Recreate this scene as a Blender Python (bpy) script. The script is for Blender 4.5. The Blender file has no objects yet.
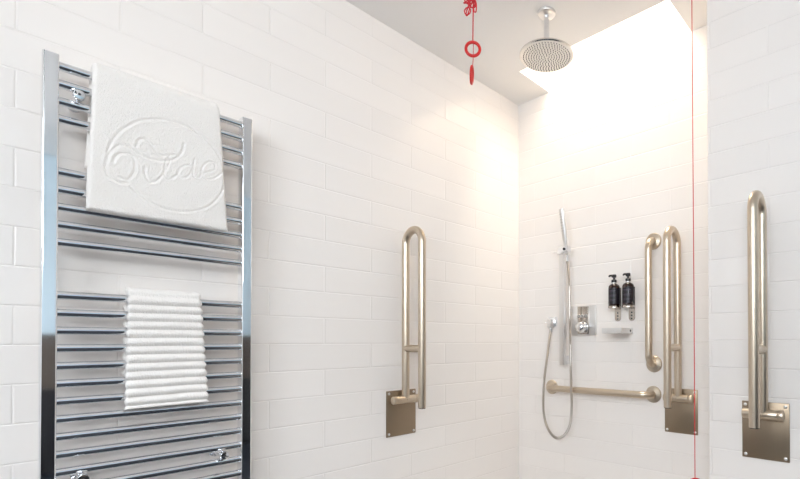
import bpy, bmesh, math, random
import numpy as np
from mathutils import Vector, Matrix
from math import sin, cos, pi, radians as R
random.seed(4); rng = np.random.default_rng(4)
S = bpy.context.scene
C = S.collection
V = Vector

# ------------------------------------------------------------ materials
def mat(name, col, rough=.5, metal=0., spec=.5, coat=0., sheen=0.):
    m = bpy.data.materials.new(name); m.use_nodes = True
    b = m.node_tree.nodes['Principled BSDF']
    b.inputs['Base Color'].default_value = (*col, 1)
    b.inputs['Roughness'].default_value = rough
    b.inputs['Metallic'].default_value = metal
    b.inputs['Specular IOR Level'].default_value = spec
    b.inputs['Coat Weight'].default_value = coat
    b.inputs['Sheen Weight'].default_value = sheen
    return m
def N(m, typ, **kw):
    n = m.node_tree.nodes.new(typ)
    for k, v in kw.items():
        if k in n.inputs: n.inputs[k].default_value = v
        else: setattr(n, k, v)
    return n
def L(m, a, b): m.node_tree.links.new(a, b)
def bsdf(m): return m.node_tree.nodes['Principled BSDF']

def tile_mat(name, ua, u0, v0, col=(.90, .853, .815)):
    """white glazed 400 x 100 tile in half bond; ua = world axis that runs along the wall"""
    m = mat(name, col, .16, spec=.5)
    g = N(m, 'ShaderNodeNewGeometry')
    sx = N(m, 'ShaderNodeSeparateXYZ'); L(m, g.outputs['Position'], sx.inputs[0])
    su = N(m, 'ShaderNodeMath', operation='SUBTRACT'); L(m, sx.outputs[ua], su.inputs[0]); su.inputs[1].default_value = u0
    sv = N(m, 'ShaderNodeMath', operation='SUBTRACT'); L(m, sx.outputs[2], sv.inputs[0]); sv.inputs[1].default_value = v0
    cb = N(m, 'ShaderNodeCombineXYZ'); L(m, su.outputs[0], cb.inputs[0]); L(m, sv.outputs[0], cb.inputs[1])
    def brick(ms, sm):
        b = N(m, 'ShaderNodeTexBrick', offset=.5, offset_frequency=2, squash=1., squash_frequency=2)
        for k, v in (('Scale', 1.), ('Mortar Size', ms), ('Mortar Smooth', sm), ('Bias', 0.), ('Brick Width', .4), ('Row Height', .1)):
            b.inputs[k].default_value = v
        b.inputs['Color1'].default_value = (.0, .0, .0, 1); b.inputs['Color2'].default_value = (1, 1, 1, 1)
        b.inputs['Mortar'].default_value = (.5, .5, .5, 1)
        L(m, cb.outputs[0], b.inputs['Vector']); return b
    b1 = brick(.0009, .1); b2 = brick(.0036, 1.)
    # slightly different white per tile, greyish grout
    mx = N(m, 'ShaderNodeMix', data_type='RGBA')
    L(m, b1.outputs['Color'], mx.inputs[0])
    mx.inputs[6].default_value = (*[c * .985 for c in col], 1); mx.inputs[7].default_value = (*[min(1, c * 1.015) for c in col], 1)
    mg = N(m, 'ShaderNodeMix', data_type='RGBA'); L(m, b1.outputs['Fac'], mg.inputs[0])
    L(m, mx.outputs[2], mg.inputs[6]); mg.inputs[7].default_value = (*[c * .965 for c in col], 1)
    L(m, mg.outputs[2], bsdf(m).inputs['Base Color'])
    rr = N(m, 'ShaderNodeMapRange'); L(m, b1.outputs['Fac'], rr.inputs[0]); rr.inputs[3].default_value = .16; rr.inputs[4].default_value = .7
    L(m, rr.outputs[0], bsdf(m).inputs['Roughness'])
    inv = N(m, 'ShaderNodeMath', operation='MULTIPLY'); L(m, b2.outputs['Fac'], inv.inputs[0]); inv.inputs[1].default_value = -.0013
    nz = N(m, 'ShaderNodeTexNoise', Scale=9., Detail=1.); L(m, g.outputs['Position'], nz.inputs['Vector'])
    na = N(m, 'ShaderNodeMath', operation='MULTIPLY_ADD'); L(m, nz.outputs[0], na.inputs[0]); na.inputs[1].default_value = .0006
    L(m, inv.outputs[0], na.inputs[2])
    bp = N(m, 'ShaderNodeBump', Strength=.8, Distance=1.); L(m, na.outputs[0], bp.inputs['Height'])
    L(m, bp.outputs[0], bsdf(m).inputs['Normal'])
    return m

def noise_bump(m, scale, dist, detail=3., strength=1.):
    g = N(m, 'ShaderNodeTexCoord'); nz = N(m, 'ShaderNodeTexNoise', Scale=scale, Detail=detail)
    L(m, g.outputs['Object'], nz.inputs['Vector'])
    bp = N(m, 'ShaderNodeBump', Strength=strength, Distance=dist); L(m, nz.outputs[0], bp.inputs['Height'])
    L(m, bp.outputs[0], bsdf(m).inputs['Normal'])

M = {}
M['tile_left'] = tile_mat('white_tile_left', 1, .085, .047)
M['tile_far'] = tile_mat('white_tile_far', 0, .12, .050)
M['tile_near'] = tile_mat('white_tile_near', 0, 1.387, .056)
M['tile_side'] = tile_mat('white_tile_side', 1, .0, .056)
M['plaster'] = mat('white_ceiling_paint', (.95, .93, .91), .85, spec=.2)
noise_bump(M['plaster'], 120., .0004)
M['paint'] = mat('white_wall_paint', (.86, .85, .84), .8)
M['paint_blue'] = mat('pale_blue_wall_paint', (.66, .80, .88), .8)
M['taupe'] = mat('taupe_wall_panel', (.11, .088, .072), .5)
M['plinth'] = mat('dark_tile_plinth', (.02, .02, .024), .3)
M['tray'] = mat('pale_bounce_floor', (.46, .42, .38), .45)  # for the added bounce slab, pale so that it throws light upward
M['floor'] = mat('dark_slate_floor', (.012, .015, .022), .35); noise_bump(M['floor'], 40., .001)
M['frame_white'] = mat('white_window_frame', (.8, .8, .8), .4)
M['chrome'] = mat('polished_chrome', (.84, .85, .87), .05, 1.)
M['chrome_satin'] = mat('satin_chrome', (.76, .745, .73), .36, 1.)
def brushed(name, col, rough):
    m = mat(name, col, rough, 1.)
    tc = N(m, 'ShaderNodeTexCoord'); mp = N(m, 'ShaderNodeMapping'); mp.inputs['Scale'].default_value = (420, 420, 14)
    L(m, tc.outputs['Object'], mp.inputs[0]); nz = N(m, 'ShaderNodeTexNoise', Scale=1., Detail=2.); L(m, mp.outputs[0], nz.inputs['Vector'])
    mr = N(m, 'ShaderNodeMapRange'); L(m, nz.outputs[0], mr.inputs[0]); mr.inputs[3].default_value = rough * .75; mr.inputs[4].default_value = rough * 1.3
    L(m, mr.outputs[0], bsdf(m).inputs['Roughness'])
    return m
M['steel'] = brushed('brushed_nickel_tube', (.60, .51, .405), .31)
M['steel_plate'] = brushed('brushed_nickel_plate', (.34, .265, .19), .38)
M['black'] = mat('black_plastic', (.012, .011, .012), .3)
M['amber'] = mat('dark_amber_bottle', (.022, .008, .006), .12)
M['label'] = mat('dark_violet_label', (.009, .006, .011), .38)
M['print'] = mat('lilac_print', (.10, .08, .12), .5)
M['head'] = mat('shower_head_chrome', (.74, .72, .69), .20, 1.)
M['hose'] = mat('grey_metal_hose', (.54, .50, .46), .3, 1.)
M['mixer'] = mat('chrome_painted_reflection', (.50, .455, .41), .12, 1.)  # chrome base colour darkened, reflection of the dark room painted in
M['red'] = mat('red_plastic', (.62, .012, .012), .35)
M['redcord'] = mat('red_cord', (.60, .02, .03), .6)
M['rubber'] = mat('grey_rubber', (.10, .10, .10), .6)
M['pale_rubber'] = mat('pale_grey_rubber', (.42, .41, .40), .6)
M['icon'] = mat('dark_engraving', (.05, .05, .05), .5)
M['towel'] = mat('white_terry', (.925, .885, .845), .95, spec=.1, sheen=.3); noise_bump(M['towel'], 330., .0030, 3.)
M['mat'] = mat('white_ribbed_terry', (.93, .895, .86), .95, spec=.1, sheen=.3); noise_bump(M['mat'], 300., .0034, 3.)
# thin window glass: mostly clear, a little mirror
gm = bpy.data.materials.new('window_glass'); gm.use_nodes = True
nt = gm.node_tree; nt.nodes.remove(nt.nodes['Principled BSDF']); out = nt.nodes['Material Output']
tr = nt.nodes.new('ShaderNodeBsdfTransparent'); gl = nt.nodes.new('ShaderNodeBsdfGlossy'); gl.inputs['Roughness'].default_value = .02
fr = nt.nodes.new('ShaderNodeFresnel'); fr.inputs[0].default_value = 1.3; ms = nt.nodes.new('ShaderNodeMixShader')
nt.links.new(fr.outputs[0], ms.inputs[0]); nt.links.new(tr.outputs[0], ms.inputs[1]); nt.links.new(gl.outputs[0], ms.inputs[2]); nt.links.new(ms.outputs[0], out.inputs[0])
M['glass'] = gm

# ------------------------------------------------------------ mesh helpers (all in the local space of the thing)
def box(bm, lo, hi, bev=0., seg=2):
    lo = V(lo); hi = V(hi); r = bmesh.ops.create_cube(bm, size=1.)
    vs = r['verts']
    for v in vs: v.co = V([(lo[i] + hi[i]) / 2 + v.co[i] * (hi[i] - lo[i]) for i in range(3)])
    if bev: bmesh.ops.bevel(bm, geom=list({e for v in vs for e in v.link_edges}), offset=bev, segments=seg, profile=.5, affect='EDGES')
def frames(pts, closed=False):
    n = len(pts); T = []
    for i in range(n):
        a = pts[(i - 1) % n] if closed or i else pts[0]; b = pts[(i + 1) % n] if closed or i < n - 1 else pts[-1]
        T.append((b - a).normalized())
    u = T[0].orthogonal().normalized(); U = [u]
    for i in range(1, n):
        u = U[-1] - T[i] * U[-1].dot(T[i]); U.append(u.normalized())
    return T, U
def tube(bm, pts, r, n=16, cap=True, closed=False):
    pts = [V(p) for p in pts]; T, U = frames(pts, closed)
    rs = r if isinstance(r, (list, tuple)) else [r] * len(pts); rings = []
    for p, t, u, q in zip(pts, T, U, rs):
        w = t.cross(u); rings.append([bm.verts.new(p + (u * cos(2 * pi * k / n) + w * sin(2 * pi * k / n)) * q) for k in range(n)])
    m = len(rings)
    for i in range(m if closed else m - 1):
        a, b = rings[i], rings[(i + 1) % m]
        for k in range(n): bm.faces.new((a[k], a[(k + 1) % n], b[(k + 1) % n], b[k]))
    if cap and not closed: bm.faces.new(rings[0][::-1]); bm.faces.new(rings[-1])
def cyl(bm, a, b, r, n=24, bev=0.):
    a = V(a); b = V(b); d = (b - a).normalized()
    if bev: tube(bm, [a, a + d * bev * .3, a + d * bev, b - d * bev, b - d * bev * .3, b], [r - bev, r - bev * .3, r, r, r - bev * .3, r - bev], n)
    else: tube(bm, [a, b], r, n)
def lathe(bm, prof, c, axis='Z', n=32):
    """prof = (radius, height) pairs, closed by caps"""
    c = V(c); rings = []
    for r, h in prof:
        ring = []
        for k in range(n):
            a = 2 * pi * k / n; x, y = r * cos(a), r * sin(a)
            ring.append(bm.verts.new(c + (V((x, y, h)) if axis == 'Z' else V((x, -h, y)))))   # 'Y': height runs out of the wall
        rings.append(ring)
    for a, b in zip(rings, rings[1:]):
        for k in range(n): bm.faces.new((a[k], a[(k + 1) % n], b[(k + 1) % n], b[k]))
    bm.faces.new(rings[0][::-1]); bm.faces.new(rings[-1])
def torus(bm, c, rad, r, ax, ay, n=40, m=12):
    c = V(c); ax = V(ax).normalized(); ay = V(ay).normalized()
    tube(bm, [c + (ax * cos(2 * pi * k / n) + ay * sin(2 * pi * k / n)) * rad for k in range(n)], r, m, closed=True)
def catmull(pts, sub=8, closed=False):
    P = [V(p) for p in pts]; n = len(P); o = []
    for i in range(n if closed else n - 1):
        g = lambda j: P[j % n] if closed else P[max(0, min(n - 1, j))]
        a, b, c, d = g(i - 1), g(i), g(i + 1), g(i + 2)
        for k in range(sub):
            t = k / sub; o.append(.5 * ((2 * b) + (c - a) * t + (2 * a - 5 * b + 4 * c - d) * t * t + (3 * b - a - 3 * c + d) * t ** 3))
    if not closed: o.append(P[-1])
    return o
def arc(c, r, a0, a1, ax, ay, n=12):
    c = V(c); ax = V(ax); ay = V(ay)
    return [c + (ax * cos(a0 + (a1 - a0) * k / n) + ay * sin(a0 + (a1 - a0) * k / n)) * r for k in range(n + 1)]

def obj(name, bm, m, parent=None, smooth=True, angle=35, label=None):
    bmesh.ops.recalc_face_normals(bm, faces=bm.faces)
    me = bpy.data.meshes.new(name); bm.to_mesh(me); bm.free()
    for k in (m if isinstance(m, (list, tuple)) else [m]): me.materials.append(k)
    if smooth:
        me.polygons.foreach_set('use_smooth', [True] * len(me.polygons))
        me.set_sharp_from_angle(angle=R(angle))
    o = bpy.data.objects.new(name, me); C.objects.link(o); o.parent = parent
    if label: o['label'] = label
    return o
def part(name, m, parent, fn, label=None, **kw):
    bm = bmesh.new(); fn(bm); return obj(name, bm, m, parent, label=label, **kw)
def thing(name, label, cat, loc=(0, 0, 0), rz=0., group=None):
    o = bpy.data.objects.new(name, None); C.objects.link(o); o.location = loc; o.rotation_euler = (0, 0, rz); o.empty_display_size = .05
    o['label'] = label; o['category'] = cat
    if group: o['group'] = group
    return o
def copy_tree(o, parent=None):
    c = o.copy(); C.objects.link(c); c.parent = parent
    for ch in [x for x in bpy.data.objects if x.parent == o]: copy_tree(ch, c)
    return c
def struct(name, m, fn, parent=None, smooth=False):
    bm = bmesh.new(); fn(bm); o = obj(name, bm, m, parent, smooth=smooth)
    if parent is None: o['kind'] = 'structure'
    return o

# ------------------------------------------------------------ the room (m): left wall x=0, far wall y=FAR, near tiled wall y=NEAR
FAR, NEAR, EDGE, CEIL, XR, YB = 2.034, 1.763, 1.177, 2.334, 3.3, -1.7
SK = (.226, 1.020, 1.783)                     # skylight opening x0, x1, y0 (it runs back to the far wall)
TOP, DADO = 2.92, 1.02
RW = (1.2, 2.85, -1.25, .10)                     # roof window over the room
struct('wall_left', M['tile_left'], lambda b: box(b, (-.12, YB, -.001), (0, FAR + .12, CEIL + .2)))
struct('wall_far', M['tile_far'], lambda b: box(b, (0, FAR, -.001), (XR, FAR + .12, TOP + .1)))
struct('wall_near', [M['tile_near']], lambda b: box(b, (EDGE, NEAR, 0), (XR, FAR, CEIL), .004, 2), smooth=True)
struct('floor', M['floor'], lambda b: box(b, (-.12, YB - .12, -.1), (XR + .12, FAR + .12, 0)))
struct('bounce_floor', M['tray'], lambda b: box(b, (.002, 1.0, .0), (1.7, FAR - .002, .012), .003))  # unseen pale slab, added to bounce skylight up onto the ceiling
def f(b):
    x0, x1, y0 = SK; h = .12
    a, c, d, e = RW
    box(b, (0, YB, CEIL), (XR, d, CEIL + h)); box(b, (0, e, CEIL), (XR, y0, CEIL + h)); box(b, (0, d, CEIL), (a, e, CEIL + h)); box(b, (c, d, CEIL), (XR, e, CEIL + h)); box(b, (0, y0, CEIL), (x0, FAR, CEIL + h)); box(b, (x1, y0, CEIL), (XR, FAR, CEIL + h))
struct('ceiling', M['plaster'], f)
def f(b):
    x0, x1, y0 = SK; z0 = CEIL + .12; t = .05
    box(b, (x0 - t, y0 - t, z0), (x0, FAR, TOP)); box(b, (x1, y0 - t, z0), (x1 + t, FAR, TOP)); box(b, (x0, y0 - t, z0), (x1, y0, TOP))
struct('trim_1', M['paint'], f)
def f(b):
    x0, x1, y0 = SK; t = .03
    for lo, hi in (((x0 - .05, y0 - .05), (x1 + .05, y0 + t)), ((x0 - .05, FAR - t), (x1 + .05, FAR)), ((x0 - .05, y0 + t), (x0 + t, FAR - t)), ((x1 - t, y0 + t), (x1 + .05, FAR - t))):
        box(b, (*lo, TOP), (*hi, TOP + .04))
w1 = struct('window_1', M['frame_white'], f)
struct('window_pane', M['glass'], lambda b: box(b, (SK[0] + .03, SK[2] + .03, TOP + .015), (SK[1] - .03, FAR - .03, TOP + .019)), w1)
def f(b):
    a, c, d, e = RW; t = .05; z = CEIL + .12
    for lo, hi in (((a - t, d - t), (c + t, d)), ((a - t, e), (c + t, e + t)), ((a - t, d), (a, e)), ((c, d), (c + t, e))):
        box(b, (*lo, z), (*hi, z + .08))
w3 = struct('window_2', M['frame_white'], f)
struct('window_pane', M['glass'], lambda b: box(b, (RW[0], RW[2], CEIL + .16), (RW[1], RW[3], CEIL + .164)), w3)
# right wall: pale blue paint over a dark dado
CW = (-1.5, -.25, 1.5, 2.26)                  # unseen high window, added to light the left wall from the front
def f(b):
    a, c, d, e = CW; x1 = XR + .12
    box(b, (XR, YB, DADO), (x1, a, CEIL + .1)); box(b, (XR, c, DADO), (x1, FAR + .12, CEIL + .1)); box(b, (XR, a, DADO), (x1, c, d)); box(b, (XR, a, e), (x1, c, CEIL + .1))
struct('wall_right', M['paint_blue'], f)
def f(b):
    a, c, d, e = CW; t = .05; x0, x1 = XR + .04, XR + .09
    box(b, (x0, a, d), (x1, c, d + t)); box(b, (x0, a, e - t), (x1, c, e))
    for y in (a, c - t): box(b, (x0, y, d + t), (x1, y + t, e - t))
w5 = struct('fill_light_window', M['frame_white'], f)
struct('window_pane', M['glass'], lambda b: box(b, (XR + .06, CW[0] + .05, CW[2] + .05), (XR + .064, CW[1] - .05, CW[3] - .05)), w5)
struct('wall_right_lower', M['taupe'], lambda b: box(b, (XR, YB, .62), (XR + .12, FAR + .12, DADO)))
struct('trim_2', M['plinth'], lambda b: box(b, (XR - .02, YB, 0), (XR + .12, FAR + .12, .62), .003))
BW = (1.0, 3.1, 1.5, 2.3)                      # window in the wall behind
def f(b):
    a, c, d, e = BW; y0, y1 = YB - .12, YB
    box(b, (-.12, y0, 0), (a, y1, CEIL + .1)); box(b, (c, y0, 0), (XR + .12, y1, CEIL + .1)); box(b, (a, y0, 0), (c, y1, d)); box(b, (a, y0, e), (c, y1, CEIL + .1))
struct('wall_back', M['paint'], f)
def f(b):
    a, c, d, e = BW; t = .05; y0, y1 = YB - .09, YB - .04
    box(b, (a, y0, d), (c, y1, d + t)); box(b, (a, y0, e - t), (c, y1, e))
    for x in (a, (a + c) / 2 - t / 2, c - t): box(b, (x, y0, d + t), (x + t, y1, e - t))
w4 = struct('window_3', M['frame_white'], f)
struct('window_pane', M['glass'], lambda b: box(b, (BW[0] + .05, YB - .064, BW[2] + .05), (BW[1] - .05, YB - .060, BW[3] - .05)), w4)

# ------------------------------------------------------------ heated towel rail on the left wall
rail = thing('heated_towel_rail', 'tall polished chrome ladder towel rail on the left tiled wall', 'towel rail', (0, .363, .5))
PY = (.1400, .5855); ZB0, PITCH, BX, BR = 1.6615 - .5, .0452, .07, .0113
def post(b, y):
    w, x0, x1 = .0155, .052, .085
    prof = [(x0, -w), (x0, w)] + [(x1 - .007 + .007 * cos(a), w - .004 + .004 * sin(a)) for a in np.linspace(pi / 2, 0, 6)] + [(x1, w - .0048), (x1, -w + .0048)] \
        + [(x1 - .007 + .007 * cos(a), -w + .004 + .004 * sin(a)) for a in np.linspace(0, -pi / 2, 6)]
    lo = [b.verts.new((x, y - .363 + q, .0)) for x, q in prof]; hi = [b.verts.new((x, y - .363 + q, 1.185)) for x, q in prof]
    m = len(prof)
    for k in range(m): b.faces.new((lo[k], lo[(k + 1) % m], hi[(k + 1) % m], hi[k]))
    b.faces.new(lo[::-1]); b.faces.new(hi)
for y in PY: part('post', M['chrome'], rail, lambda b: post(b, y), angle=40)
for i in [0, 1, 2, 3, 6, 7, 8, 9, 10] + list(range(13, 26)):
    part('rail_bar', M['chrome'], rail, lambda b: cyl(b, (BX, PY[0] - .363 + .011, ZB0 - PITCH * i), (BX, PY[1] - .363 - .011, ZB0 - PITCH * i), BR, 24))
for y, k, q in ((.190, 1.5, 0), (.203, 23.5, 0), (.521, 23.5, 0)):
    z = ZB0 - PITCH * k
    def f(b):
        lathe(b, [(.016, 0), (.016, .004), (.0095, .006), (.0095, .068), (.0105, .072), (.0128, .083 - q), (.0128, .094 - q), (.011, .098 - q), (.004, .099 - q)] if not q else [(.016, 0), (.016, .004), (.0095, .006), (.0095, .074), (.0105, .078), (.008, .0805)], (0, 0, 0), 'Y', 24)
        for v in b.verts: v.co = V((-v.co.y, y - .363 + v.co.x, z + v.co.z))
    br = part('wall_bracket', M['chrome'], rail, f)
    part('screw', M['icon'], br, lambda b: cyl(b, (.099 - q, y - .363, z), (.0994 - q, y - .363, z), .003, 12))

# ------------------------------------------------------------ towels
def strokes_height(Y, Z, strokes, amp, sig):
    d2 = np.full(Y.shape, 1.)
    for pts in strokes:
        for (y0, z0), (y1, z1) in zip(pts, pts[1:]):
            ux, uz = y1 - y0, z1 - z0; l2 = ux * ux + uz * uz + 1e-12
            t = np.clip(((Y - y0) * ux + (Z - z0) * uz) / l2, 0, 1)
            d2 = np.minimum(d2, (Y - y0 - t * ux) ** 2 + (Z - z0 - t * uz) ** 2)
    d = np.sqrt(d2)
    return -amp * np.exp(-(d / sig) ** 2) + .45 * amp * np.exp(-((d - 2.3 * sig) / sig) ** 2)
def smooth_noise(Y, Z, k, amp, seed):
    r = np.random.default_rng(seed); o = np.zeros(Y.shape)
    for _ in range(7):
        a = r.uniform(0, 2 * pi); f = k * r.uniform(.5, 1.6); o += np.sin(f * (cos(a) * Y + sin(a) * Z) + r.uniform(0, 6.3))
    return amp * o / 7
def towel(name, m, label, cat, zbar, h, zfront, zback, ytop, ybot, relief, ns, nt_, ztop_edge, scallop=0.):
    """cloth of thickness h folded over the bar at height zbar; y range given at the top and at the front hem"""
    r = BR + .0012 + h / 2
    ss = []                                        # centre line: back hem -> over the bar -> front hem, with its normal
    path = [(BX - r, z, -1., 0.) for z in np.linspace(zback, zbar, max(8, ns // 4))][:-1]
    path += [(BX + r * cos(a), zbar + r * sin(a), cos(a), sin(a)) for a in np.linspace(pi, 0, 26)]
    path += [(BX + r, z, 1., 0.) for z in np.linspace(zbar, zfront, ns)][1:]
    path = np.array(path); seg = np.r_[0, np.cumsum(np.hypot(np.diff(path[:, 0]), np.diff(path[:, 1])))]
    e = np.minimum(seg, seg[-1] - seg)[:, None]
    tt = np.linspace(0, 1, nt_)[None, :]
    z = path[:, 1][:, None]; fz = np.clip((ztop_edge - z) / (ztop_edge - zfront), 0, 1)
    y0 = ytop[0] + (ybot[0] - ytop[0]) * fz; y1 = ytop[1] + (ybot[1] - ytop[1]) * fz
    wob = scallop * np.abs(np.sin(pi * (seg[:, None] + .004) / .0232)); y0 = y0 - wob; y1 = y1 + wob
    Y = y0 + (y1 - y0) * tt + smooth_noise(z + 0 * tt, 0 * tt, 40, .0015, 3); Z = z + 0 * tt
    ew = np.minimum(Y - y0, y1 - Y).clip(0); rr = h / 2; re = .35 * h
    k = np.sqrt(1 - (1 - np.clip(np.minimum(ew + .0005, e + .0005) / re, 0, 1)) ** 2) * rr
    nx, nz = path[:, 2][:, None], path[:, 3][:, None]; cx, cz = path[:, 0][:, None], path[:, 1][:, None]
    front = (path[:, 2] > .999)[:, None]
    add = relief(Y, Z, front, seg[:, None] + 0 * tt) + np.random.default_rng(2).normal(0, .00022, Y.shape)
    sag = smooth_noise(Y, np.ones_like(Y), 30, .004, 9) * (seg / seg[-1])[:, None] ** 2 * front
    O = np.stack([cx + nx * (k + add), Y, cz + nz * (k + add) + sag], -1); I = np.stack([cx - nx * k + 0 * tt, Y, cz - nz * k + sag], -1)
    a, c = O.shape[:2]; vs = np.r_[O.reshape(-1, 3), I.reshape(-1, 3)]
    base = np.array([(BX, (ytop[0] + ytop[1]) / 2, zbar)]); idx = lambda i, j, s: s * a * c + i * c + j
    F = []
    for i in range(a - 1):
        for j in range(c - 1):
            F.append((idx(i, j, 0), idx(i + 1, j, 0), idx(i + 1, j + 1, 0), idx(i, j + 1, 0)))
            F.append((idx(i, j, 1), idx(i, j + 1, 1), idx(i + 1, j + 1, 1), idx(i + 1, j, 1)))
        F.append((idx(i, 0, 0), idx(i, 0, 1), idx(i + 1, 0, 1), idx(i + 1, 0, 0))); F.append((idx(i, c - 1, 0), idx(i + 1, c - 1, 0), idx(i + 1, c - 1, 1), idx(i, c - 1, 1)))
    for j in range(c - 1):
        F.append((idx(0, j, 0), idx(0, j + 1, 0), idx(0, j + 1, 1), idx(0, j, 1))); F.append((idx(a - 1, j, 0), idx(a - 1, j, 1), idx(a - 1, j + 1, 1), idx(a - 1, j + 1, 0)))
    me = bpy.data.meshes.new(name); me.from_pydata((vs - base).tolist(), [], F); me.materials.append(m)
    me.polygons.foreach_set('use_smooth', [True] * len(me.polygons)); me.update()
    o = bpy.data.objects.new(name, me); C.objects.link(o); o.location = base[0]; o['label'] = label; o['category'] = cat
    return o
# the pressed oval and its script lettering, (y, z) on the front of the towel
OVAL = [(0.2904,1.3792),(0.3117,1.3597),(0.3402,1.3412),(0.3719,1.3326),(0.4073,1.3345),(0.4466,1.3476),(0.4824,1.3771),(0.5061,1.4200),(0.5153,1.4693),(0.5057,1.5104),(0.4843,1.5471),(0.4558,1.5712),(0.4257,1.5863),(0.3918,1.5917),(0.3548,1.5867),(0.3236,1.5750),(0.2958,1.5549),(0.2710,1.5267),(0.2529,1.4933),(0.2432,1.4605)]
BIG = [[(0.2852,1.3885),(0.2698,1.3835),(0.2545,1.3893),(0.2429,1.4008),(0.2401,1.4224),(0.2459,1.4532),(0.2575,1.4749),(0.2710,1.4875),(0.2882,1.4886),(0.3024,1.4803),(0.3167,1.4732),(0.3332,1.4679),(0.3556,1.4696),(0.3805,1.4786),(0.3982,1.4963),(0.4069,1.5188),(0.4088,1.5342)],
       [(0.2663,1.3984),(0.2817,1.3949),(0.2946,1.4109),(0.3001,1.4355),(0.2972,1.4578),(0.2866,1.4674),(0.2728,1.4662),(0.2609,1.4543),(0.2553,1.4381)],
       [(0.3023,1.4918),(0.3058,1.5093),(0.3165,1.5185),(0.3293,1.5148),(0.3386,1.5014),(0.3498,1.4883),(0.3689,1.4871),(0.3844,1.4959)],
       [(0.3208,1.4399),(0.3200,1.4274),(0.3237,1.4126),(0.3319,1.4025),(0.3444,1.4076),(0.3542,1.4192)]]
SMALL = [[(0.3542,1.4192),(0.3670,1.4450),(0.3765,1.4740),(0.3740,1.4850),(0.3680,1.4720),(0.3640,1.4400),(0.3685,1.4235),(0.3801,1.4256),(0.3933,1.4391)],
         [(0.4265,1.4746),(0.4142,1.4729),(0.4007,1.4596),(0.3948,1.4432),(0.4008,1.4320),(0.4144,1.4376),(0.4265,1.4541),(0.4332,1.4785),(0.4350,1.4960),(0.4311,1.4629),(0.4328,1.4446),(0.4453,1.4435)],
         [(0.4453,1.4435),(0.4595,1.4634),(0.4772,1.4723),(0.4887,1.4872),(0.4837,1.5019),(0.4690,1.4998),(0.4562,1.4834),(0.4531,1.4635),(0.4595,1.4482),(0.4773,1.4492),(0.4954,1.4639),(0.5087,1.4813)]]
sm2 = lambda pts: [(v.x, v.y) for v in catmull([(a, b, 0) for a, b in pts], 5)]
def relief(Y, Z, front, s):
    h = strokes_height(Y, Z, [sm2(OVAL)] + [sm2(p) for p in BIG], .0017, .0028) + strokes_height(Y, Z, [sm2(p) for p in SMALL], .0015, .0022)
    return front * h + smooth_noise(Y, Z, 22, .0018, 1) * front
towel('bath_towel', M['towel'], 'folded white bath towel pressed with an oval script emblem, on the top bars', 'towel',
      1.6615, .026, 1.299, 1.42, (.2165, .500), (.2035, .5245), relief, 230, 190, 1.69)
def relief2(Y, Z, front, s):
    q = np.abs(np.sin(pi * (s + .004) / .0232 + smooth_noise(Y, Z, 25, .12, 5))) ** .7
    return .0095 * (q - .6) + smooth_noise(Y, Z, 200, .0012, 6)
towel('ribbed_towel', M['mat'], 'smaller white towel with thick horizontal ribs, hung lower on the towel rail', 'towel',
      1.6615 - 13 * PITCH, .018, .770, .86, (.2915, .4525), (.287, .4745), relief2, 190, 90, 1.10, .0035)

# ------------------------------------------------------------ fold-down support rails (wall plane y=0, out = -y)
def fold_rail():
    t = thing('fold_down_grab_rail', 'x', 'grab rail', group=None)
    pl = part('wall_plate', M['steel_plate'], t, lambda b: box(b, (-.076, -.006, -.06), (.076, 0, .14), .0022))
    for sx in (-1, 1):
        for z in (-.048, .128):
            part('screw', M['chrome_satin'], pl, lambda b: lathe(b, [(.0058, 0), (.0058, .0012), (.004, .0026), (.001, .003)], (sx * .064, -.006, z), 'Y', 14))
    part('hinge_barrel', M['steel'], t, lambda b: (cyl(b, (-.066, -.036, .101), (.058, -.036, .101), .0172, 28, .003), box(b, (-.05, -.03, .088), (-.028, -.005, .114)), box(b, (.022, -.03, .088), (.044, -.005, .114))))
    part('hinge_collar', M['steel'], t, lambda b: cyl(b, (.045, -.036, .101), (.064, -.036, .101), .0190, 28, .002))
    r = .0165; y0, y1, zt = -.036, -.151, .782
    c = ((y0 + y1) / 2); rad = (y0 - y1) / 2
    pts = [V((0, y0, .101))] + [V((0, y0, z)) for z in np.linspace(.2, zt, 8)] + arc((0, c, zt), rad, 0, pi, (0, 1, 0), (0, 0, 1), 24)[1:] + [V((0, y1, z)) for z in np.linspace(zt, .073, 8)][1:]
    part('rail_tube', M['steel'], t, lambda b: tube(b, pts, r, 24))
    part('end_cap', M['black'], t, lambda b: cyl(b, (0, y1, .0705), (0, y1, .0732), .0148, 24))
    part('cross_strut', M['steel'], t, lambda b: cyl(b, (0, y0, .325), (0, y1, .325), .0158, 20))
    return t
fr_ = fold_rail(); fr_.location = (0, 1.231, .6); fr_.rotation_euler = (0, 0, R(90))
fr_['label'] = 'folded-up brushed nickel support rail on the left wall, between the towel rail and the corner'
o = copy_tree(fr_); o.location = (.964, FAR, .6); o.rotation_euler = (0, 0, 0)
o['label'] = 'folded-up brushed nickel support rail on the shower wall, its plate beside the red cord'
o = copy_tree(fr_); o.location = (1.371, NEAR, .6); o.rotation_euler = (0, 0, 0)
o['label'] = 'folded-up brushed nickel support rail on the nearer wall at the right edge'

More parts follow.
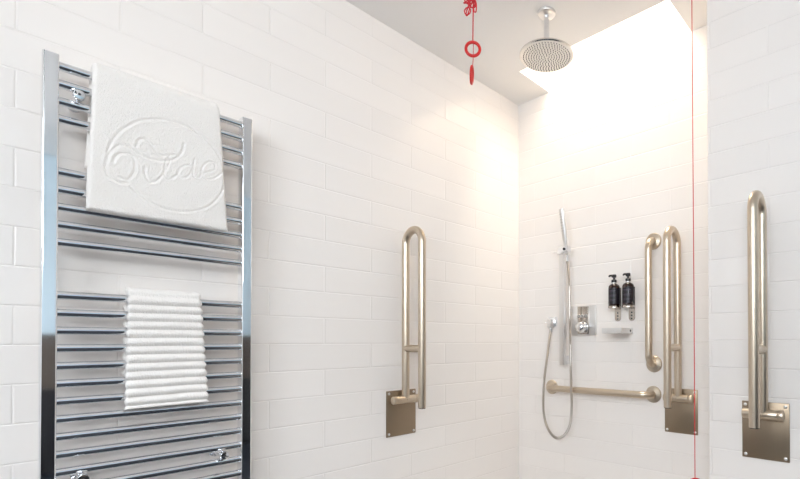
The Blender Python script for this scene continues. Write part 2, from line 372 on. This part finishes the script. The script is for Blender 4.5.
# ------------------------------------------------------------ fixed grab bars on the far wall
def flange(b, x, z): lathe(b, [(.039, 0), (.039, .004), (.036, .008), (.022, .0105), (.0175, .012)], (x, 0, z), 'Y', 36)
def fixed_bar(name, label, loc, a, b_):
    t = thing(name, label, 'grab bar', loc); a = V((a[0], 0, a[1])); b_ = V((b_[0], 0, b_[1])); d = (b_ - a).normalized(); rb = .045; y = -.058; out_ = V((0, -1, 0))
    for p in (a, b_): part('flange', M['steel'], t, lambda bm: flange(bm, p.x, p.z))
    pts = [a, a + out_ * (.058 - rb)] + arc(a + out_ * (.058 - rb) + d * rb, rb, 0, pi / 2, -d, out_, 10)[1:]
    e = arc(b_ + out_ * (.058 - rb) - d * rb, rb, 0, pi / 2, d, out_, 10)[1:]
    m = [pts[-1].lerp(e[-1], k / 6) for k in range(1, 6)]
    pts = pts + m + e[::-1] + [b_ + out_ * (.058 - rb), b_]
    part('bar', M['steel'], t, lambda bm: tube(bm, pts, .0165, 24))
    return t
fixed_bar('grab_rail', 'upright brushed nickel grab bar with round flanges, right of the pump bottles', (.836, FAR, .848), (0, 0), (0, .574))
fixed_bar('grab_rail', 'horizontal brushed nickel grab bar low on the shower wall, below the mixer', (.24, FAR, .706), (0, 0), (.592, 0))

# ------------------------------------------------------------ slide rail, hand shower, hose, outlet
sr = thing('shower_slide_rail', 'slim upright chrome slide rail holding the hand shower, nearest the far corner', 'shower rail', (.346, FAR, .83))
part('bar', M['chrome_satin'], sr, lambda b: box(b, (-.0165, -.056, 0), (.0135, -.034, .615), .002))
for z in (.005, .55): part('wall_mount', M['chrome'], sr, lambda b: box(b, (-.0155, -.036, z), (.0125, 0, z + .045), .002))
sl = part('slider', M['chrome'], sr, lambda b: (box(b, (-.022, -.066, .582), (.019, -.028, .622), .003), box(b, (.016, -.090, .585), (.060, -.056, .617), .003)))
part('lock_pin', M['chrome'], sl, lambda b: cyl(b, (-.021, -.046, .602), (-.062, -.046, .602), .0045, 14))
part('slider_knob', M['black'], sl, lambda b: cyl(b, (.042, -.090, .600), (.042, -.095, .600), .007, 16))

hs = thing('hand_shower', 'slim chrome stick hand shower leaning out at the top of the slide rail', 'hand shower', (.389, FAR - .073, 1.425))
def stick(b):
    ax = V((.004, -.050, .205)).normalized(); u = V((1, 0, 0)); w = ax.cross(u).normalized()
    def ring(s, a, c): return [b.verts.new(ax * s + u * (a * cos(t)) ** 1 + w * c * sin(t)) for t in [k * 2 * pi / 20 for k in range(20)]]
    rs = [ring(s, a, c) for s, a, c in ((-.028, .008, .008), (-.004, .0095, .0095), (.02, .012, .011), (.06, .0145, .011), (.197, .0155, .011), (.207, .015, .0105), (.211, .012, .008))]
    for p, q in zip(rs, rs[1:]):
        for k in range(20): b.faces.new((p[k], p[(k + 1) % 20], q[(k + 1) % 20], q[k]))
    b.faces.new(rs[0]); b.faces.new(rs[-1])
part('handle', M['chrome_satin'], hs, stick)
def f(b):
    ax = V((.004, -.050, .205)).normalized()
    w = ax.cross(V((1, 0, 0))).normalized(); n_ = -w if w.y > 0 else w
    for i in range(7):
        for j in range(3):
            c = ax * (.10 + .014 * i) + V((1, 0, 0)) * ((j - 1) * .006) + n_ * .0112; cyl(b, c - n_ * .004, c + n_ * .0012, .0014, 8)
part('spray_nozzles', M['pale_rubber'], hs, f)
HP = [(.252, -.026, 1.030), (.2515, -.040, .9633), (.2525, -.060, .8742), (.2515, -.082, .7688), (.2434, -.084, .6624), (.2407, -.078, .5819), (.2544, -.070, .5062), (.291, -.066, .457), (.3306, -.064, .4495), (.3746, -.066, .476), (.4067, -.070, .5332), (.4220, -.078, .624), (.4240, -.084, .7007), (.4161, -.076, .8095), (.4085, -.070, .9624), (.4054, -.068, 1.0649), (.4020, -.067, 1.245), (.3950, -.067, 1.345), (.3885, -.0665, 1.398)]
ho = thing('shower_hose', 'thin chrome shower hose hanging in a long loop below the slide rail', 'hose', (.252, FAR, 1.03))
def f(b):
    p = catmull([(x - .252, y, z - 1.03) for x, y, z in HP], 40); n = len(p)
    tube(b, p, [.0066 + .0006 * (1 if (i // 1) % 2 else -1) for i in range(n)], 12)
part('hose', M['hose'], ho, f)
part('hose_nut', M['chrome'], ho, lambda b: cyl(b, (0, -.026, 0), (0, -.0262, -.026), .0095, 8))
part('hose_nut', M['chrome'], ho, lambda b: cyl(b, (.1365, -.0665, .368), (.1395, -.0670, .338), .0092, 16))
ou = thing('hose_outlet', 'small square chrome wall outlet at the top left end of the shower hose', 'wall outlet', (.248, FAR, 1.063))
part('wall_plate', M['chrome'], ou, lambda b: box(b, (-.026, -.009, -.026), (.026, 0, .026), .0015))
part('elbow', M['chrome_satin'], ou, lambda b: box(b, (-.013, -.04, -.032), (.016, -.008, .012), .004))
part('pin', M['chrome'], ou, lambda b: cyl(b, (-.012, -.03, -.004), (-.030, -.03, -.004), .004, 12))

# ------------------------------------------------------------ mixer
mx = thing('shower_mixer', 'square chrome shower mixer plate with a round knob under three small buttons', 'shower mixer', (.450, FAR, 1.063))
part('wall_plate', M['chrome_satin'], mx, lambda b: box(b, (-.074, -.010, -.077), (.074, 0, .077), .0015))
part('raised_panel', M['mixer'], mx, lambda b: box(b, (-.030, -.020, -.070), (.034, -.009, .072), .002))
kn = part('control_knob', M['chrome'], mx, lambda b: lathe(b, [(.030, .018), (.030, .024), (.0265, .026), (.0265, .054), (.0245, .0585), (.018, .063), (.009, .0655), (.001, .066)], (.006, 0, -.036), 'Y', 36))
part('knob_lever', M['chrome'], kn, lambda b: cyl(b, (.031, -.046, -.036), (.047, -.046, -.036), .0055, 14, .001))
for k in (-1, 0, 1):
    bt = part('push_button', M['chrome_satin'], mx, lambda b: lathe(b, [(.0095, .019), (.0095, .0235), (.0085, .0245), (.001, .0245)], (.002 + k * .0205, 0, .022), 'Y', 24))
    def f(b):
        c = V((.002 + k * .0205, -.0246, .022))
        torus(b, c, .0060, .0014, (1, 0, 0), (0, 0, 1), 20, 6)
        if k == 0: box(b, c + V((-.0008, -.0006, -.003)), c + V((.0008, .0006, .003)))
    part('icon', M['icon'], bt, f)

# ------------------------------------------------------------ pump bottles in their holders
def holder():
    t = thing('bottle_holder', 'x', 'bottle holder')
    def f(b):
        w, n = .0165, 12
        pr = [(-w, .165), (w, .165)] + [(w * cos(a), .0175 + w * sin(a)) for a in np.linspace(0, -pi, n)]
        lo = [b.verts.new((x, -.001, z)) for x, z in pr]; hi = [b.verts.new((x, -.0045, z)) for x, z in pr]; m = len(pr)
        for k in range(m): b.faces.new((lo[k], lo[(k + 1) % m], hi[(k + 1) % m], hi[k]))
        b.faces.new(lo); b.faces.new(hi[::-1])
    bp = part('back_plate', M['mixer'], t, f)
    for z in (.012, .027, .042): part('hole', M['icon'], bp, lambda b: cyl(b, (0, -.0044, z), (0, -.0050, z), .0038, 14))
    part('bottle_ring', M['mixer'], t, lambda b: (lathe(b, [(.0292, -.001), (.0305, .0), (.0305, .008), (.0292, .010), (.0284, .010), (.0284, .0035), (.001, .0035)], (.0, -.040, .064), 'Z', 36), box(b, (-.012, -.014, .064), (.012, -.003, .069), .001)))
    return t
h1 = holder(); h1.location = (.648, FAR, 1.052); h1['label'] = 'chrome wall holder with a perforated back plate under the left pump bottle'
h2 = copy_tree(h1); h2.location = (.7235, FAR, 1.052); h2['label'] = 'chrome wall holder with a perforated back plate under the right pump bottle'
def bottle():
    t = thing('pump_bottle', 'x', 'pump bottle', group='pump bottles in wall holders')
    part('bottle_body', M['amber'], t, lambda b: lathe(b, [(.024, 0), (.0268, .0015), (.0275, .005), (.0275, .096), (.0262, .103), (.021, .109), (.014, .113), (.0125, .118)], (0, 0, 0), 'Z', 40), angle=50)
    def wrap(b, r, a0, a1, z0, z1, n=22):
        lo = [b.verts.new((r * cos(a), r * sin(a), z0)) for a in np.linspace(a0, a1, n)]; hi = [b.verts.new((r * cos(a), r * sin(a), z1)) for a in np.linspace(a0, a1, n)]
        for k in range(n - 1): b.faces.new((lo[k], lo[k + 1], hi[k + 1], hi[k]))
    lb = part('paper_label', M['label'], t, lambda b: wrap(b, .0278, R(190), R(395), .014, .092))
    def f(b):
        for z, a0, a1, q in ((.078, 232, 318, .0022), (.073, 248, 302, .0012), (.056, 226, 322, .0022), (.051, 240, 310, .0012), (.036, 236, 318, .0010), (.0325, 236, 312, .0010), (.029, 236, 300, .0010)):
            wrap(b, .0280, R(a0), R(a1), z, z + q, 12)
    part('label_print', M['print'], lb, f)
    part('collar', M['chrome_satin'], t, lambda b: lathe(b, [(.0138, .112), (.0145, .113), (.0145, .119), (.0130, .120)], (0, 0, 0), 'Z', 24))
    pu = part('pump', M['black'], t, lambda b: lathe(b, [(.0130, .1195), (.0130, .132), (.0115, .134), (.0055, .135), (.0055, .144), (.0105, .145), (.0115, .148), (.0115, .156), (.0095, .159), (.001, .160)], (0, 0, 0), 'Z', 24))
    part('nozzle', M['black'], pu, lambda b: tube(b, catmull([(0, 0, .153), (-.009, -.012, .154), (-.014, -.019, .152), (-.0155, -.021, .147)], 4), [.0058] * 4 + [.005] * 5 + [.0042] * 4, 12))
    return t
b1 = bottle(); b1.location = (.648, FAR - .040, 1.1198); b1['label'] = 'dark amber pump bottle, the left of the pair, the one nearer the mixer'
b2 = copy_tree(b1); b2.location = (.7235, FAR - .040, 1.1198); b2['label'] = 'dark amber pump bottle, the right of the pair, the one nearer the upright grab bar'; b2.rotation_euler = (0, 0, R(6))

# ------------------------------------------------------------ soap shelf under the bottles
sd = thing('soap_shelf', 'small rectangular chrome soap shelf on the wall below the pump bottles', 'soap dish', (.676, FAR, .992))
def f(b):
    w, d, h, t = .052, .118, .025, .004
    box(b, (-w, -d, 0), (w, 0, t)); box(b, (-w, -d, t), (w, -d + t, h)); box(b, (-w, -t - .004, t), (w, 0, h)); box(b, (-w, -d + t, t), (-w + t, -t - .004, h)); box(b, (w - t, -d + t, t), (w, -t - .004, h))
part('tray', M['chrome_satin'], sd, f, smooth=False)
part('side_screw', M['icon'], sd, lambda b: cyl(b, (.0520, -.028, .0125), (.0532, -.028, .0125), .0055, 16))
part('insert', M['chrome'], sd, lambda b: [box(b, (-.044, -.108 + .013 * k, .017), (.044, -.108 + .013 * k + .006, .020)) for k in range(8)], smooth=False)

# ------------------------------------------------------------ overhead shower
rs = thing('rain_shower', 'round chrome overhead rain shower hanging from the ceiling beside the skylight', 'overhead shower', (.590, 1.534, CEIL))
part('ceiling_flange', M['chrome_satin'], rs, lambda b: lathe(b, [(.004, -.0145), (.012, -.014), (.030, -.013), (.0365, -.009), (.038, -.004), (.038, 0)], (0, 0, 0), 'Z', 40))
part('arm', M['chrome'], rs, lambda b: lathe(b, [(.0115, -.150), (.0115, -.013)], (0, 0, 0), 'Z', 24))
part('ball_joint', M['chrome'], rs, lambda b: lathe(b, [(.022, -.172), (.024, -.166), (.020, -.156), (.0145, -.150), (.0135, -.142), (.0115, -.141)], (0, 0, 0), 'Z', 28))
hd = part('spray_head', M['head'], rs, lambda b: lathe(b, [(.002, -.1895), (.104, -.1895), (.110, -.1885), (.1135, -.185), (.1130, -.180), (.105, -.1745), (.03, -.170), (.01, -.170)], (0, 0, 0), 'Z', 72))
def f(b):
    for i in range(1, 10):
        n = max(5, int(6 * i * .95)); r = i * .0108
        for k in range(n):
            a = 2 * pi * k / n + i * .37; c = V((r * cos(a), r * sin(a), 0))
            lathe(b, [(.0019, -.1890), (.0019, -.1915), (.0012, -.1922)], c, 'Z', 7)
part('rubber_nozzles', M['rubber'], hd, f)['kind'] = 'stuff'

# ------------------------------------------------------------ red emergency pull cords
ec = thing('emergency_pull_cord', 'short knotted red pull cord with two red rings, hanging in front of the left wall', 'pull cord', (.4965, 1.20, CEIL))
part('cord', M['redcord'], ec, lambda b: (tube(b, catmull([(.004, 0, 0), (.004, 0, -.05), (.001, 0, -.105)], 6), .0017, 8), tube(b, catmull([(.001, 0, -.105), (-.001, .001, -.18), (-.001, 0, -.2525)], 6), .0015, 8),
     tube(b, catmull([(.005, 0, -.105), (.003, -.001, -.18), (.001, 0, -.2525)], 6), .0015, 8), tube(b, catmull([(-.0015, .004, -.247), (-.002, .004, -.29), (-.0035, .004, -.325), (-.0045, .002, -.345)], 6), .0013, 8)))
def f(b):
    rg = random.Random(11)
    for k in range(9):
        c = V((rg.uniform(-.030, .012), rg.uniform(-.006, .006), -.098 + rg.uniform(-.03, .022))); u = V((rg.uniform(-1, 1), rg.uniform(-.5, .5), rg.uniform(-1, 1))).normalized(); w = u.orthogonal().normalized()
        torus(b, c, rg.uniform(.009, .017), .0023, u, (w + V((0, .3, 0))).normalized(), 24, 8)
    tube(b, catmull([(-.004, 0, -.085), (-.026, .002, -.105), (-.040, .002, -.130), (-.030, 0, -.141), (-.018, 0, -.122), (-.002, 0, -.10)], 6), .0023, 8)
    tube(b, catmull([(.004, 0, -.085), (.016, .002, -.115), (.015, .002, -.145), (.006, 0, -.14), (.002, 0, -.10)], 6), .0023, 8)
part('knot', M['redcord'], ec, f)
V1 = V((cos(R(45)), sin(R(45)), 0))
part('pull_ring', M['red'], ec, lambda b: torus(b, (0, 0, -.282), .0258, .0056, V1, (0, 0, 1)))
part('pull_ring', M['red'], ec, lambda b: torus(b, (-.006, 0, -.378), .0285, .0050, V((-.66, .75, 0)), V((.06, .05, 1)), 40), label='red ring turned edge-on, lower of the two')
lc = thing('emergency_pull_cord', 'long straight thin red pull cord hanging in front of the shower opening', 'pull cord', (1.2165, 1.5, CEIL))
part('cord', M['redcord'], lc, lambda b: tube(b, [(0, 0, 0), (.0002, 0, -.5), (.0012, 0, -1.2), (.0010, 0, -1.828)], .0015, 8))
part('pull_ring', M['red'], lc, lambda b: torus(b, (.0010, 0, -1.857), .0262, .0056, V1, (0, 0, 1)))

# ------------------------------------------------------------ light
W = bpy.data.worlds.new('sky'); S.world = W; W.use_nodes = True
bg = W.node_tree.nodes['Background']; bg.inputs[0].default_value = (.72, .86, 1., 1); bg.inputs[1].default_value = 2.
def area(name, loc, rot, sx, sy, power, col):
    l = bpy.data.lights.new(name, 'AREA'); l.shape = 'RECTANGLE'; l.size = sx; l.size_y = sy; l.energy = power; l.color = col
    o = bpy.data.objects.new(name, l); C.objects.link(o); o.location = loc; o.rotation_euler = rot; return o
area('skylight_daylight', ((SK[0] + SK[1]) / 2, (SK[2] + FAR) / 2, TOP + .06), (0, 0, 0), SK[1] - SK[0], FAR - SK[2], 17.5, (1., .86, .66))
area('back_daylight', ((BW[0] + BW[1]) / 2, YB - .15, (BW[2] + BW[3]) / 2), (R(90), 0, 0), BW[1] - BW[0], BW[3] - BW[2], 33, (.90, .95, 1.))
area('side_fill_light', (XR + .15, (CW[0] + CW[1]) / 2, (CW[2] + CW[3]) / 2), (0, R(90), 0), CW[3] - CW[2], CW[1] - CW[0], 22, (1., .97, .94))  # added fill through the invented side window
area('roof_daylight', ((RW[0] + RW[1]) / 2, (RW[2] + RW[3]) / 2, CEIL + .26), (0, 0, 0), RW[1] - RW[0], RW[3] - RW[2], 34, (.94, .97, 1.))

# ------------------------------------------------------------ camera
yaw, pitch, roll = R(38.75095), R(.586953), R(-.147234)
r_ = V((cos(yaw), sin(yaw), 0)); fw = V((-sin(yaw), cos(yaw), 0)); up = V((0, 0, 1))
fw, up = fw * cos(pitch) + up * sin(pitch), up * cos(pitch) - fw * sin(pitch)
r_, up = r_ * cos(roll) + up * sin(roll), up * cos(roll) - r_ * sin(roll)
cd = bpy.data.cameras.new('camera'); cam = bpy.data.objects.new('camera', cd); C.objects.link(cam)
cam.matrix_world = Matrix(((r_.x, up.x, -fw.x, 1.76), (r_.y, up.y, -fw.y, 0), (r_.z, up.z, -fw.z, .95), (0, 0, 0, 1)))
cd.sensor_fit = 'HORIZONTAL'; cd.sensor_width = 36; cd.lens = 462.83 / 800 * 36
cd.shift_x = -(536 - 400) / 800; cd.shift_y = (337.67 - 239.5) / 800; cd.clip_start = .02
S.camera = cam
vs_ = S.view_settings; vs_.view_transform = 'Standard'; vs_.look = 'None'; vs_.gamma = 1; vs_.exposure = .68; vs_.use_curve_mapping = False
S.cycles.use_denoising = True
S.cycles.max_bounces = 12; S.cycles.diffuse_bounces = 6; S.cycles.glossy_bounces = 6; S.cycles.sample_clamp_indirect = 6
